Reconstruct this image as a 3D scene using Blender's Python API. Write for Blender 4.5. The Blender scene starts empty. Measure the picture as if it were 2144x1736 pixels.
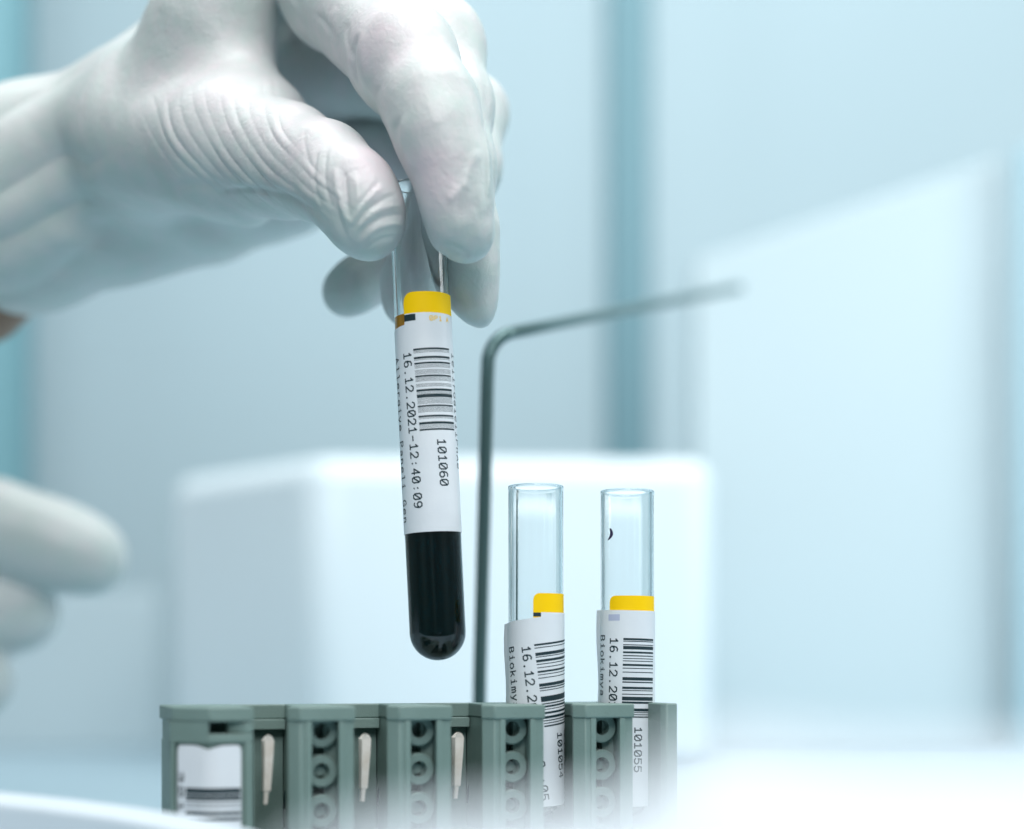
import bpy, bmesh, math, random
import numpy as np
from mathutils import Vector, Matrix

random.seed(4)
rng = np.random.default_rng(7)
SC = bpy.context.scene
COL = SC.collection
R = math.radians

# ------------------------------------------------------------------ camera, world, lamps
S = 0.11            # millimetres per reading pixel at the focus distance
FD = 360.0          # focus distance in mm
HY = 1400.0         # eye level in reading pixels (picture read at 2144 x 1736)

cam_d = bpy.data.cameras.new('camera')
cam = bpy.data.objects.new('camera', cam_d)
COL.objects.link(cam)
cam.location = (0, 0, 0)
cam.rotation_euler = (R(90), 0, 0)
cam_d.sensor_width = 36
cam_d.lens = 36 * FD / (2144 * S)
cam_d.shift_x = 0
cam_d.shift_y = (HY - 868) / 2144
cam_d.clip_start = 0.01
cam_d.clip_end = 20
cam_d.dof.use_dof = True
cam_d.dof.focus_distance = FD / 1000
cam_d.dof.aperture_fstop = cam_d.lens / 11.5
SC.camera = cam

SC.view_settings.view_transform = 'Standard'
SC.view_settings.look = 'None'
SC.view_settings.exposure = 0.2
SC.view_settings.gamma = 1
SC.render.engine = 'CYCLES'
SC.cycles.use_denoising = True
SC.cycles.max_bounces = 16
SC.cycles.transmission_bounces = 12
SC.cycles.transparent_max_bounces = 16
SC.cycles.caustics_reflective = False
SC.cycles.caustics_refractive = True
SC.cycles.sample_clamp_indirect = 6

W = bpy.data.worlds.new('World')
SC.world = W
W.use_nodes = True
wn, wl = W.node_tree.nodes, W.node_tree.links
wn.clear()
out = wn.new('ShaderNodeOutputWorld')
bg = wn.new('ShaderNodeBackground')
tc = wn.new('ShaderNodeTexCoord')
sp = wn.new('ShaderNodeSeparateXYZ')
mp = wn.new('ShaderNodeMapRange')
mp.inputs['From Min'].default_value = -1
mp.inputs['From Max'].default_value = 1
rp = wn.new('ShaderNodeValToRGB')
rp.color_ramp.elements[0].position = 0.0
rp.color_ramp.elements[0].color = (0.12, 0.25, 0.21, 1)
rp.color_ramp.elements[1].position = 1.0
rp.color_ramp.elements[1].color = (0.88, 0.96, 1.0, 1)
e = rp.color_ramp.elements.new(0.47); e.color = (0.19, 0.34, 0.32, 1)
e = rp.color_ramp.elements.new(0.66); e.color = (0.58, 0.68, 0.74, 1)
wl.new(tc.outputs['Generated'], sp.inputs[0])
wl.new(sp.outputs['Z'], mp.inputs['Value'])
wl.new(mp.outputs[0], rp.inputs[0])
gr = wn.new('ShaderNodeTexGradient'); gr.gradient_type = 'RADIAL'
ar = wn.new('ShaderNodeValToRGB')
cr = ar.color_ramp
stops = [(0.0, .9), (.07, .6), (.13, 1.15), (.18, .55), (.21, .6), (.235, 1.2), (.26, .55), (.33, .6), (.38, 1.15), (.44, .6), (.50, .9)]  # light and dark azimuth bands added for vertical streaks in glass and blood
cr.elements[0].position = 0; cr.elements[0].color = (.9, .9, .9, 1)
cr.elements[1].position = 1; cr.elements[1].color = (.9, .9, .9, 1)
for p_, v_ in stops[1:]:
    e = cr.elements.new(p_); e.color = (v_, v_, v_, 1)
mx = wn.new('ShaderNodeMix'); mx.data_type = 'RGBA'; mx.blend_type = 'MULTIPLY'; mx.inputs['Factor'].default_value = 1
wl.new(tc.outputs['Generated'], gr.inputs[0]); wl.new(gr.outputs[0], ar.inputs[0])
wl.new(rp.outputs[0], mx.inputs['A']); wl.new(ar.outputs[0], mx.inputs['B'])
wl.new(mx.outputs['Result'], bg.inputs['Color'])
bg.inputs['Strength'].default_value = 0.36
wl.new(bg.outputs[0], out.inputs[0])

def area(name, loc, target, size, sy, power, col):
    d = bpy.data.lights.new(name, 'AREA')
    d.shape = 'RECTANGLE'; d.size = size; d.size_y = sy
    d.energy = power; d.color = col
    o = bpy.data.objects.new(name, d)
    COL.objects.link(o)
    o.location = loc
    o.rotation_euler = (Vector(target) - Vector(loc)).to_track_quat('-Z', 'Y').to_euler()
    return o
area('ceiling_lamp', (0.15, -0.05, 1.15), (0.0, 0.40, 0.05), 0.9, 0.6, 10.0, (1.0, 0.99, 0.99))
area('window_lamp', (0.10, -0.62, 0.74), (-0.0, 0.38, 0.06), 0.45, 0.45, 6.2, (1.0, 0.975, 1.0))
area('machine_fill', (0.68, 0.50, 0.36), (0.46, 1.15, -0.05), 0.6, 0.3, 2.9, (0.93, 0.98, 1.0))  # added fill without a real source, brightens the machines and bench at right
area('wall_fill_left', (-0.75, 0.7, 1.3), (-0.45, 1.9, 0.3), 1.0, 0.5, 7.0, (0.95, 0.98, 1.0))  # unseen fill light added to lighten the left of the wall
area('wall_fill', (0.4, 0.75, 1.6), (0.15, 1.8, 0.2), 1.6, 0.5, 17.0, (0.94, 0.98, 1.0))  # added fill for the background wall, stands for no actual fixture

# ------------------------------------------------------------------ helpers
def W3(px, py, Y):
    """real place in mm of something seen at a reading pixel at distance Y mm"""
    k = S * Y / FD
    return np.array([(px - 1072) * k, Y, (HY - py) * k])

def tagged(o, label=None, cat=None, group=None, kind=None):
    if label: o['label'] = label
    if cat: o['category'] = cat
    if group: o['group'] = group
    if kind: o['kind'] = kind
    return o

def empty(name, loc_mm, rot=(0, 0, 0), label=None, cat=None, group=None):
    o = bpy.data.objects.new(name, None)
    COL.objects.link(o)
    o.empty_display_size = 0.01
    o.location = [c / 1000 for c in loc_mm]
    o.rotation_euler = rot
    return tagged(o, label, cat, group)

class MB:
    def __init__(s):
        s.v = []; s.f = []; s.n = 0
    def add(s, v, f):
        v = np.asarray(v, float)
        s.v.append(v)
        s.f += [[i + s.n for i in q] for q in f]
        s.n += len(v)
        return s
    def box(s, x0, x1, y0, y1, z0, z1):
        v = [(x0,y0,z0),(x1,y0,z0),(x1,y1,z0),(x0,y1,z0),(x0,y0,z1),(x1,y0,z1),(x1,y1,z1),(x0,y1,z1)]
        return s.add(v, [(0,3,2,1),(4,5,6,7),(0,1,5,4),(1,2,6,5),(2,3,7,6),(3,0,4,7)])
    def prism(s, pts, z0, z1):
        n = len(pts)
        v = [(x, y, z0) for x, y in pts] + [(x, y, z1) for x, y in pts]
        f = [list(range(n))[::-1], [n + i for i in range(n)]]
        f += [(i, (i + 1) % n, n + (i + 1) % n, n + i) for i in range(n)]
        return s.add(v, f)
    def lathe(s, prof, n=48, axis='z', c=(0, 0, 0), close=False):
        """prof: list of (r, h)"""
        v = []; f = []
        m = len(prof)
        for k in range(n):
            a = 2 * math.pi * k / n
            for r, h in prof:
                r = max(r, 1e-4)
                if axis == 'z': v.append((c[0] + r * math.cos(a), c[1] + r * math.sin(a), c[2] + h))
                else: v.append((c[0] + r * math.cos(a), c[1] + h, c[2] - r * math.sin(a)))
        for k in range(n):
            k2 = (k + 1) % n
            for i in range(m - 1 if not close else m):
                j = (i + 1) % m
                f.append((k * m + i, k2 * m + i, k2 * m + j, k * m + j))
        return s.add(v, f)
    def tube(s, path, rad, n=20, caps=True):
        P = [Vector(p) for p in path]
        T = []
        for i in range(len(P)):
            a = P[max(i - 1, 0)]; b = P[min(i + 1, len(P) - 1)]
            T.append((b - a).normalized())
        up = Vector((0, 1, 0)) if abs(T[0].y) < .9 else Vector((1, 0, 0))
        u = T[0].cross(up).normalized()
        v = []; f = []
        for i, p in enumerate(P):
            u = (u - T[i] * u.dot(T[i])).normalized()
            w = T[i].cross(u)
            r = rad[i] if hasattr(rad, '__len__') else rad
            for k in range(n):
                a = 2 * math.pi * k / n
                v.append(tuple(p + (u * math.cos(a) + w * math.sin(a)) * r))
        for i in range(len(P) - 1):
            for k in range(n):
                k2 = (k + 1) % n
                f.append((i * n + k, i * n + k2, (i + 1) * n + k2, (i + 1) * n + k))
        if caps:
            f.append(list(range(n))[::-1]); f.append([(len(P) - 1) * n + k for k in range(n)])
        return s.add(v, f)
    def build(s, name, mat, parent=None, smooth=False, bevel=0, seg=2, origin=(0, 0, 0), fix=True, angle=None):
        v = (np.concatenate(s.v) - np.asarray(origin, float)) / 1000
        me = bpy.data.meshes.new(name)
        me.from_pydata(v.tolist(), [], s.f)
        if fix:
            b = bmesh.new(); b.from_mesh(me)
            bmesh.ops.recalc_face_normals(b, faces=b.faces)
            b.to_mesh(me); b.free()
        o = bpy.data.objects.new(name, me)
        COL.objects.link(o)
        if mat: me.materials.append(mat)
        if parent: o.parent = parent
        else: o.location = [c / 1000 for c in origin]
        if bevel:
            m = o.modifiers.new('bevel', 'BEVEL')
            m.width = bevel / 1000; m.segments = seg
            m.limit_method = 'ANGLE'; m.angle_limit = R(35)
            m.harden_normals = False
        if smooth:
            me.shade_smooth()
            if angle: me.set_sharp_from_angle(angle=R(angle))
        elif bevel:
            me.shade_smooth(); me.set_sharp_from_angle(angle=R(30))
        return o

# ------------------------------------------------------------------ materials
def mat(name, base, rough=0.5, metal=0.0, **kw):
    m = bpy.data.materials.new(name)
    m.use_nodes = True
    n, l = m.node_tree.nodes, m.node_tree.links
    p = n['Principled BSDF']
    p.inputs['Base Color'].default_value = (*base, 1)
    p.inputs['Roughness'].default_value = rough
    p.inputs['Metallic'].default_value = metal
    for k, v in kw.items():
        p.inputs[k.replace('_', ' ')].default_value = v
    return m

def noise_mix(m, base, other, scale, lo=.4, hi=.7, detail=4, bump=0.0, bscale=None, rough=None):
    n, l = m.node_tree.nodes, m.node_tree.links
    p = n['Principled BSDF']
    tc = n.new('ShaderNodeTexCoord')
    nz = n.new('ShaderNodeTexNoise'); nz.inputs['Scale'].default_value = scale; nz.inputs['Detail'].default_value = detail
    rp = n.new('ShaderNodeValToRGB')
    rp.color_ramp.elements[0].position = lo; rp.color_ramp.elements[0].color = (*base, 1)
    rp.color_ramp.elements[1].position = hi; rp.color_ramp.elements[1].color = (*other, 1)
    l.new(tc.outputs['Object'], nz.inputs['Vector'])
    l.new(nz.outputs[0], rp.inputs[0])
    l.new(rp.outputs[0], p.inputs['Base Color'])
    if bump:
        b = n.new('ShaderNodeBump'); b.inputs['Strength'].default_value = bump; b.inputs['Distance'].default_value = 0.0003
        n2 = n.new('ShaderNodeTexNoise'); n2.inputs['Scale'].default_value = bscale; n2.inputs['Detail'].default_value = 5
        l.new(tc.outputs['Object'], n2.inputs['Vector'])
        l.new(n2.outputs[0], b.inputs['Height']); l.new(b.outputs[0], p.inputs['Normal'])
    return m

M = {}
M['rack'] = noise_mix(mat('grey_green_plastic', (.2, .33, .3), .48), (.155, .236, .213), (.180, .265, .242), 60, bump=.25, bscale=2500)
def wear(m):
    n, l = m.node_tree.nodes, m.node_tree.links
    p = n['Principled BSDF']
    tc = n.new('ShaderNodeTexCoord'); nz = n.new('ShaderNodeTexNoise')
    nz.inputs['Scale'].default_value = 420; nz.inputs['Detail'].default_value = 8; nz.inputs['Roughness'].default_value = .75
    mr = n.new('ShaderNodeMapRange'); mr.inputs['From Min'].default_value = .58; mr.inputs['From Max'].default_value = .72; mr.inputs['To Max'].default_value = .35
    mx = n.new('ShaderNodeMix'); mx.data_type = 'RGBA'; mx.inputs['B'].default_value = (.09, .15, .13, 1)
    src = p.inputs['Base Color'].links[0].from_socket
    l.new(tc.outputs['Object'], nz.inputs['Vector']); l.new(nz.outputs[0], mr.inputs['Value']); l.new(mr.outputs[0], mx.inputs['Factor'])
    l.new(src, mx.inputs['A']); l.new(mx.outputs['Result'], p.inputs['Base Color'])
    r2 = n.new('ShaderNodeMapRange'); r2.inputs['To Min'].default_value = .36; r2.inputs['To Max'].default_value = .62
    l.new(nz.outputs[0], r2.inputs['Value']); l.new(r2.outputs[0], p.inputs['Roughness'])
wear(M['rack'])
M['label'] = noise_mix(mat('label_paper', (.74, .79, .83), .42), (.72, .77, .81), (.77, .82, .85), 90, bump=.1, bscale=900)
M['yellow'] = mat('yellow_label', (1.0, .63, .0), .6, Specular_IOR_Level=.2)
M['cabinet'] = mat('cabinet_side', (.30, .46, .52), .6)
M['pale'] = mat('pale_plastic', (.45, .555, .59), .6)
M['ink'] = mat('black_ink', (.005, .026, .034), .55)
M['amber'] = mat('serum', (.72, .33, .005), .15)
M['blood'] = mat('dark_blood', (.0004, .009, .012), .08, Specular_IOR_Level=.3)
M['metal'] = noise_mix(mat('spring_steel', (.8, .77, .7), .3, .12), (.97, .94, .87), (.84, .79, .70), 300)
M['dark'] = mat('dark_spring', (.02, .05, .05), .5, .3)
M['rod'] = mat('steel_rod', (.11, .19, .19), .3, .6)
M['white_plastic'] = noise_mix(mat('white_plastic', (.8, .84, .86), .4), (.66, .76, .80), (.68, .78, .82), 5)
M['cover_plastic'] = mat('cover_plastic', (.56, .64, .69), .5)
M['side_plastic'] = mat('machine_plastic', (.62, .72, .80), .5)
M['wall'] = noise_mix(mat('wall_paint', (.5, .6, .7), .8), (.50, .645, .70), (.52, .665, .72), 1.5)
M['teal'] = mat('teal_post', (.16, .31, .36), .6)
M['teal_light'] = mat('pale_teal_panel', (.17, .36, .41), .6)
M['bench'] = mat('bench_top', (.30, .42, .48), .45)
M['skin'] = mat('skin', (.22, .12, .07), .5)
M['mark'] = mat('purple_ink', (.03, .02, .07), .5)
M['lilac'] = mat('lilac_print', (.45, .50, .66), .5)

g = bpy.data.materials.new('clear_glass'); g.use_nodes = True
p = g.node_tree.nodes['Principled BSDF']
p.inputs['Base Color'].default_value = (.955, .985, .99, 1)
p.inputs['Roughness'].default_value = 0.0
p.inputs['IOR'].default_value = 1.47
p.inputs['Transmission Weight'].default_value = 1
M['glass'] = g

def glove_material():
    m = mat('latex_glove', (.74, .78, .77), .42)
    n, l = m.node_tree.nodes, m.node_tree.links
    p = n['Principled BSDF']
    p.inputs['Subsurface Weight'].default_value = 0.1
    p.inputs['Subsurface Radius'].default_value = (.9, .6, .5)
    p.inputs['Subsurface Scale'].default_value = 0.0015
    p.inputs['Coat Weight'].default_value = 0.16
    p.inputs['Coat Roughness'].default_value = 0.35
    tc = n.new('ShaderNodeTexCoord')
    at = n.new('ShaderNodeAttribute'); at.attribute_name = 'snug'
    nz = n.new('ShaderNodeTexNoise'); nz.inputs['Scale'].default_value = 160; nz.inputs['Detail'].default_value = 6; nz.inputs['Roughness'].default_value = .65
    l.new(tc.outputs['Object'], nz.inputs['Vector'])
    # snug latex lets the skin show through: pinkish; loose latex is mint white
    add = n.new('ShaderNodeMath'); add.operation = 'MULTIPLY_ADD'
    add.inputs[1].default_value = 1.4; add.inputs[2].default_value = -0.7
    l.new(nz.outputs[0], add.inputs[0])
    a2 = n.new('ShaderNodeMath'); a2.operation = 'ADD'; a2.use_clamp = True
    l.new(at.outputs['Fac'], a2.inputs[0]); l.new(add.outputs[0], a2.inputs[1])
    mix = n.new('ShaderNodeMix'); mix.data_type = 'RGBA'
    mix.inputs['A'].default_value = (.53, .61, .585, 1)
    mix.inputs['B'].default_value = (.69, .61, .645, 1)
    l.new(a2.outputs[0], mix.inputs['Factor'])
    l.new(mix.outputs['Result'], p.inputs['Base Color'])
    b = n.new('ShaderNodeBump'); b.inputs['Strength'].default_value = .55; b.inputs['Distance'].default_value = 0.0004
    n2 = n.new('ShaderNodeTexNoise'); n2.inputs['Scale'].default_value = 420; n2.inputs['Detail'].default_value = 6; n2.inputs['Roughness'].default_value = .6; n2.inputs['Distortion'].default_value = .6
    l.new(tc.outputs['Object'], n2.inputs['Vector'])
    # thin irregular creases of stretched latex
    mpg = n.new('ShaderNodeMapping'); mpg.inputs['Scale'].default_value = (1.0, 1.0, .5); mpg.inputs['Rotation'].default_value = (0, .5, 0)
    n3 = n.new('ShaderNodeTexNoise'); n3.inputs['Scale'].default_value = 95; n3.inputs['Detail'].default_value = 3; n3.inputs['Distortion'].default_value = .8
    l.new(tc.outputs['Object'], mpg.inputs[0]); l.new(mpg.outputs[0], n3.inputs['Vector'])
    m1 = n.new('ShaderNodeMath'); m1.operation = 'SUBTRACT'; m1.inputs[1].default_value = .5
    m2 = n.new('ShaderNodeMath'); m2.operation = 'ABSOLUTE'
    m3 = n.new('ShaderNodeMapRange'); m3.inputs['From Max'].default_value = .045; m3.inputs['To Max'].default_value = .07; m3.interpolation_type = 'SMOOTHSTEP'
    m4 = n.new('ShaderNodeMath'); m4.operation = 'ADD'
    l.new(n3.outputs[0], m1.inputs[0]); l.new(m1.outputs[0], m2.inputs[0]); l.new(m2.outputs[0], m3.inputs['Value'])
    l.new(n2.outputs[0], m4.inputs[0]); l.new(m3.outputs[0], m4.inputs[1])
    l.new(m4.outputs[0], b.inputs['Height']); l.new(b.outputs[0], p.inputs['Normal'])
    return m
M['glove'] = glove_material()

# ------------------------------------------------------------------ setting: bench, wall
BENCH = -58.0
m = MB().box(-1500, 1700, 150, 1125, BENCH - 30, BENCH)
tagged(m.build('bench', M['bench'], bevel=6), kind='structure')
m = MB().box(-2500, 2500, 1900, 1960, -900, 2200)
tagged(m.build('wall', M['wall']), kind='structure')
m = MB().box(-2500, 2500, 100, 1900, -930, -900)
tagged(m.build('floor', M['bench']), kind='structure')

def bx(name, px0, px1, Y, dep, z0, z1, material, bevel, label, cat, parent=None, seg=4):
    """box whose front, at distance Y mm, spans two reading columns"""
    x0 = W3(px0, 0, Y)[0]; x1 = W3(px1, 0, Y)[0]
    o = MB().box(x0, x1, Y, Y + dep, z0, z1).build(name, material, parent, bevel=bevel, seg=seg, origin=((x0 + x1) / 2, Y, z0))
    return tagged(o, label, cat)
Zat = lambda py, Y: W3(0, py, Y)[2]

# posts of the room behind
bx('wall_post', 1272, 1366, 1500, 60, -900, 1900, M['teal'], 12, 'narrow teal vertical post on the wall behind the metal rod', 'post')
bx('door_frame', -420, 36, 1500, 60, -900, 1900, M['teal_light'], 12, 'blurred teal upright at the far left edge behind the wrist', 'post')
bx('cabinet_edge', 2132, 2700, 1050, 12, -900, Zat(300, 1050), M['cabinet'], 14, 'blurred teal-blue cabinet side along the far right edge', 'cabinet')

# white analyser housing with a rounded corner toward the camera
def housing():
    t = empty('analyser_housing', (*W3(900, 0, 860)[:1], 860, BENCH), label='large white machine housing with rounded bright top edge behind the tubes', cat='machine')
    Y0 = 860
    xc = W3(660, 0, Y0)[0]; xr = W3(1500, 0, Y0)[0]
    xl = W3(352, 0, Y0 + 90)[0]
    zt = Zat(952, Y0)
    m = MB()
    m.prism([(xc, Y0), (xr, Y0 + 12), (xr + 4, Y0 + 170), (xl, Y0 + 170), (xl, Y0 + 100)], BENCH, zt)
    o = m.build('housing_shell', M['white_plastic'], t, bevel=13, seg=6, origin=tuple(np.array(t.location) * 1000))
    return t
housing()

# second white machine at the right, with a slanted lid
def machine():
    Y0 = 1085
    o = (W3(1800, 0, Y0)[0], Y0, BENCH)
    t = empty('white_instrument', o, label='big pale instrument with a slanting top edge filling the right background', cat='machine')
    a = W3(1455, 0, Y0)[0]; b = W3(2098, 0, Y0)[0]
    m = MB()
    v = []
    for d in (0, 20):
        v += [(a, Y0 + d, BENCH), (b, Y0 + d, BENCH), (b, Y0 + d, Zat(330, Y0)), (a, Y0 + d, Zat(545, Y0))]
    m.add(v, [(0,1,2,3),(5,4,7,6),(4,0,3,7),(1,5,6,2),(3,2,6,7),(4,5,1,0)])
    m.build('instrument_body', M['pale'], t, bevel=3, seg=3, origin=o)
    return t
machine()

bx('white_tray', -350, 330, 1110, 8, BENCH, Zat(1240, 1110), M['pale'], 2,
   'low pale box on the bench far behind the blurred fingers', 'box')

# ------------------------------------------------------------------ stroke lettering
GL = {
 '0': [[(1,0),(3,0),(4,1.2),(4,4.8),(3,6),(1,6),(0,4.8),(0,1.2),(1,0)], [(.9,1.5),(3.1,4.5)]],
 '1': [[(.7,4.6),(2.1,6),(2.1,0)], [(.5,0),(3.7,0)]],
 '2': [[(0,4.6),(.8,5.8),(2,6),(3.3,5.7),(4,4.6),(3.6,3.3),(0,0),(4,0)]],
 '3': [[(.2,5.2),(1.2,6),(3,6),(3.9,5),(3.6,3.7),(2.5,3.2),(1.4,3.2)], [(2.5,3.2),(3.7,2.7),(4,1.4),(3.1,.1),(1,0),(0,.9)]],
 '4': [[(3,0),(3,6),(0,1.9),(4,1.9)]],
 '5': [[(3.7,6),(.5,6),(.2,3.2),(1.6,3.8),(3.2,3.4),(4,2.2),(3.6,.7),(2.4,0),(.9,.1),(0,.9)]],
 '6': [[(3.4,5.7),(2.1,6),(.7,5.2),(.1,3.2),(.1,1.4),(1,.1),(2.7,0),(3.9,.9),(3.9,2.4),(2.8,3.4),(1.2,3.2),(.1,2)]],
 '9': [[(.6,.3),(1.9,0),(3.3,.8),(3.9,2.8),(3.9,4.6),(3,5.9),(1.3,6),(.1,5.1),(.1,3.6),(1.2,2.6),(2.8,2.8),(3.9,4)]],
 '.': [[(1.8,0),(2.2,.35)], [(1.8,.35),(2.2,0)]],
 ':': [[(1.8,.8),(2.2,1.1)], [(1.8,3.6),(2.2,3.9)]],
 '-': [[(.4,2.8),(3.6,2.8)]],
 'A': [[(0,0),(2,6),(4,0)], [(.8,2),(3.2,2)]],
 'l': [[(.9,6),(2.1,6),(2.1,0)], [(.6,0),(3.6,0)]],
 'e': [[(.1,2.4),(3.9,2.4),(3.6,3.8),(2.4,4.4),(1,4),(.1,2.7),(.3,1),(1.4,0),(3.5,.3)]],
 'r': [[(.8,4.3),(.8,0)], [(.8,2.9),(2.2,4.3),(3.7,4)]],
 'g': [[(3.8,4.3),(3.8,-.9),(2.8,-1.8),(.7,-1.6)], [(3.8,3.2),(2.4,4.4),(.7,3.8),(.1,2.2),(.8,.5),(2.4,.1),(3.8,1.2)]],
 'i': [[(.9,4.3),(2.1,4.3),(2.1,0)], [(.6,0),(3.6,0)], [(2,5.6),(2.2,6)]],
 'y': [[(.1,4.3),(2.1,.2)], [(3.9,4.3),(1.4,-1.7),(.4,-1.7)]],
 'a': [[(.5,4),(2,4.4),(3.5,3.8),(3.5,0)], [(3.5,2.6),(1.2,2.5),(.1,1.3),(1,0),(2.4,.1),(3.5,1.1)]],
 'P': [[(.2,0),(.2,6),(2.8,6),(3.9,4.6),(2.8,3),(.2,3)]],
 'p': [[(.3,4.3),(.3,-1.8)], [(.3,3),(1.7,4.4),(3.3,3.8),(3.9,2.2),(3.2,.5),(1.7,.1),(.3,1.2)]],
 'n': [[(.4,4.3),(.4,0)], [(.4,3),(1.9,4.4),(3.4,3.7),(3.5,0)]],
 'G': [[(3.8,4.9),(2.6,6),(1,5.6),(.1,4),(.1,1.8),(1,.3),(2.6,0),(3.9,.8),(3.9,2.8),(2.3,2.8)]],
 'B': [[(.2,0),(.2,6),(2.6,6),(3.6,4.7),(2.6,3.2),(.2,3.2)], [(2.6,3.2),(3.9,1.8),(2.8,0),(.2,0)]],
 'o': [[(1.2,0),(2.8,0),(3.9,1.4),(3.9,3),(2.8,4.4),(1.2,4.4),(.1,3),(.1,1.4),(1.2,0)]],
 'k': [[(.3,6),(.3,0)], [(3.3,4.3),(.3,1.8)], [(1.6,2.9),(3.8,0)]],
 'm': [[(.1,4.3),(.1,0)], [(.1,3.6),(1.1,4.4),(2,3.7),(2,0)], [(2,3.6),(3,4.4),(3.9,3.7),(3.9,0)]],
 ' ': [],
}

def flat_text(s, adv, hgt, wid, weight):
    """quads in (u right, v down) for text that reads downward, letter tops to the right"""
    quads = []
    for ci, ch in enumerate(s):
        for pl in GL.get(ch, []):
            pts = [np.array([gy * hgt / 6, ci * adv + gx * wid / 4]) for gx, gy in pl]
            for a, b in zip(pts[:-1], pts[1:]):
                d = b - a; L = np.linalg.norm(d)
                if L < 1e-6: continue
                d = d / L
                a2 = a - d * weight * .42; b2 = b + d * weight * .42
                n = np.array([-d[1], d[0]]) * weight / 2
                k = max(1, int(abs(b2[0] - a2[0]) / .35) + 1)
                for i in range(k):
                    p = a2 + (b2 - a2) * i / k; q = a2 + (b2 - a2) * (i + 1) / k
                    quads.append([p - n, q - n, q + n, p + n])
    return quads

def flat_bars(bars, width):
    quads = []
    k = 16
    for v0, t in bars:
        for i in range(k):
            a = width * i / k; b = width * (i + 1) / k
            quads.append([np.array([a, v0]), np.array([b, v0]), np.array([b, v0 + t]), np.array([a, v0 + t])])
    return quads

def wrap(quads, rad, u0, h0, phi=0.0, umax=None):
    """wrap flat quads on a cylinder: u0 mm round from the camera side, h0 height, phi turn"""
    c, s_ = math.cos(phi), math.sin(phi)
    m = MB()
    for q in quads:
        vs = []
        for u, v in q:
            x = u0 + u * c + v * s_
            h = h0 + u * s_ - v * c
            a = x / rad
            vs.append((rad * math.sin(a), -rad * math.cos(a), h))
        m.add(vs, [(0, 1, 2, 3)])
    return m

def wrap_sheet(rad, th, a0, a1, bot, top, n=72, nv=6):
    """closed thin paper on a cylinder; bot/top are functions of angle (deg) giving height"""
    m = MB()
    v = []; f = []
    for r in (rad, rad + th):
        for i in range(n + 1):
            a = a0 + (a1 - a0) * i / n
            hb, ht = bot(a), top(a)
            rr = r
            for j in range(nv + 1):
                h = hb + (ht - hb) * j / nv
                v.append((rr * math.sin(R(a)), -rr * math.cos(R(a)), h))
    N = (n + 1) * (nv + 1)
    I = lambda l, i, j: l * N + i * (nv + 1) + j
    for i in range(n):
        for j in range(nv):
            f.append((I(1,i,j), I(1,i+1,j), I(1,i+1,j+1), I(1,i,j+1)))
            f.append((I(0,i,j), I(0,i,j+1), I(0,i+1,j+1), I(0,i+1,j)))
        for j in (0, nv):
            f.append((I(0,i,j), I(0,i+1,j), I(1,i+1,j), I(1,i,j)))
    for j in range(nv):
        for i in (0, n):
            f.append((I(0,i,j), I(0,i,j+1), I(1,i,j+1), I(1,i,j)))
    return m.add(v, f)

def glass_tube(root, L, Ro, Ri, lip=.15):
    prof = []
    n = 14
    for i in range(n + 1):                                  # outer hemisphere
        a = math.pi / 2 * i / n
        prof.append((Ro * math.sin(a), Ro - Ro * math.cos(a)))
    prof += [(Ro, L * .5), (Ro, L - 1.2), (Ro + lip, L - .8), (Ro + lip, L - .3), (Ro, L - .05), ((Ro + Ri) / 2, L), (Ri + .05, L - .1), (Ri, L - .4), (Ri, L * .5)]
    for i in range(n, -1, -1):
        a = math.pi / 2 * i / n
        prof.append((Ri * math.sin(a), Ro - Ri * math.cos(a)))
    m = MB().lathe(prof, 96)
    return m.build('glass', M['glass'], root, smooth=True)

def liquid(root, name, material, R_, base, h0, h1, bottom):
    prof = []
    if bottom:
        for i in range(13):
            a = math.pi / 2 * i / 12
            prof.append((R_ * math.sin(a), base - R_ * math.cos(a)))
    else:
        prof += [(0.01, h0), (R_, h0)]
    prof += [(R_, h1), (R_ * .8, h1 - .25), (0.01, h1 - .3)]
    return MB().lathe(prof, 64).build(name, material, root, smooth=True, angle=50)

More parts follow.
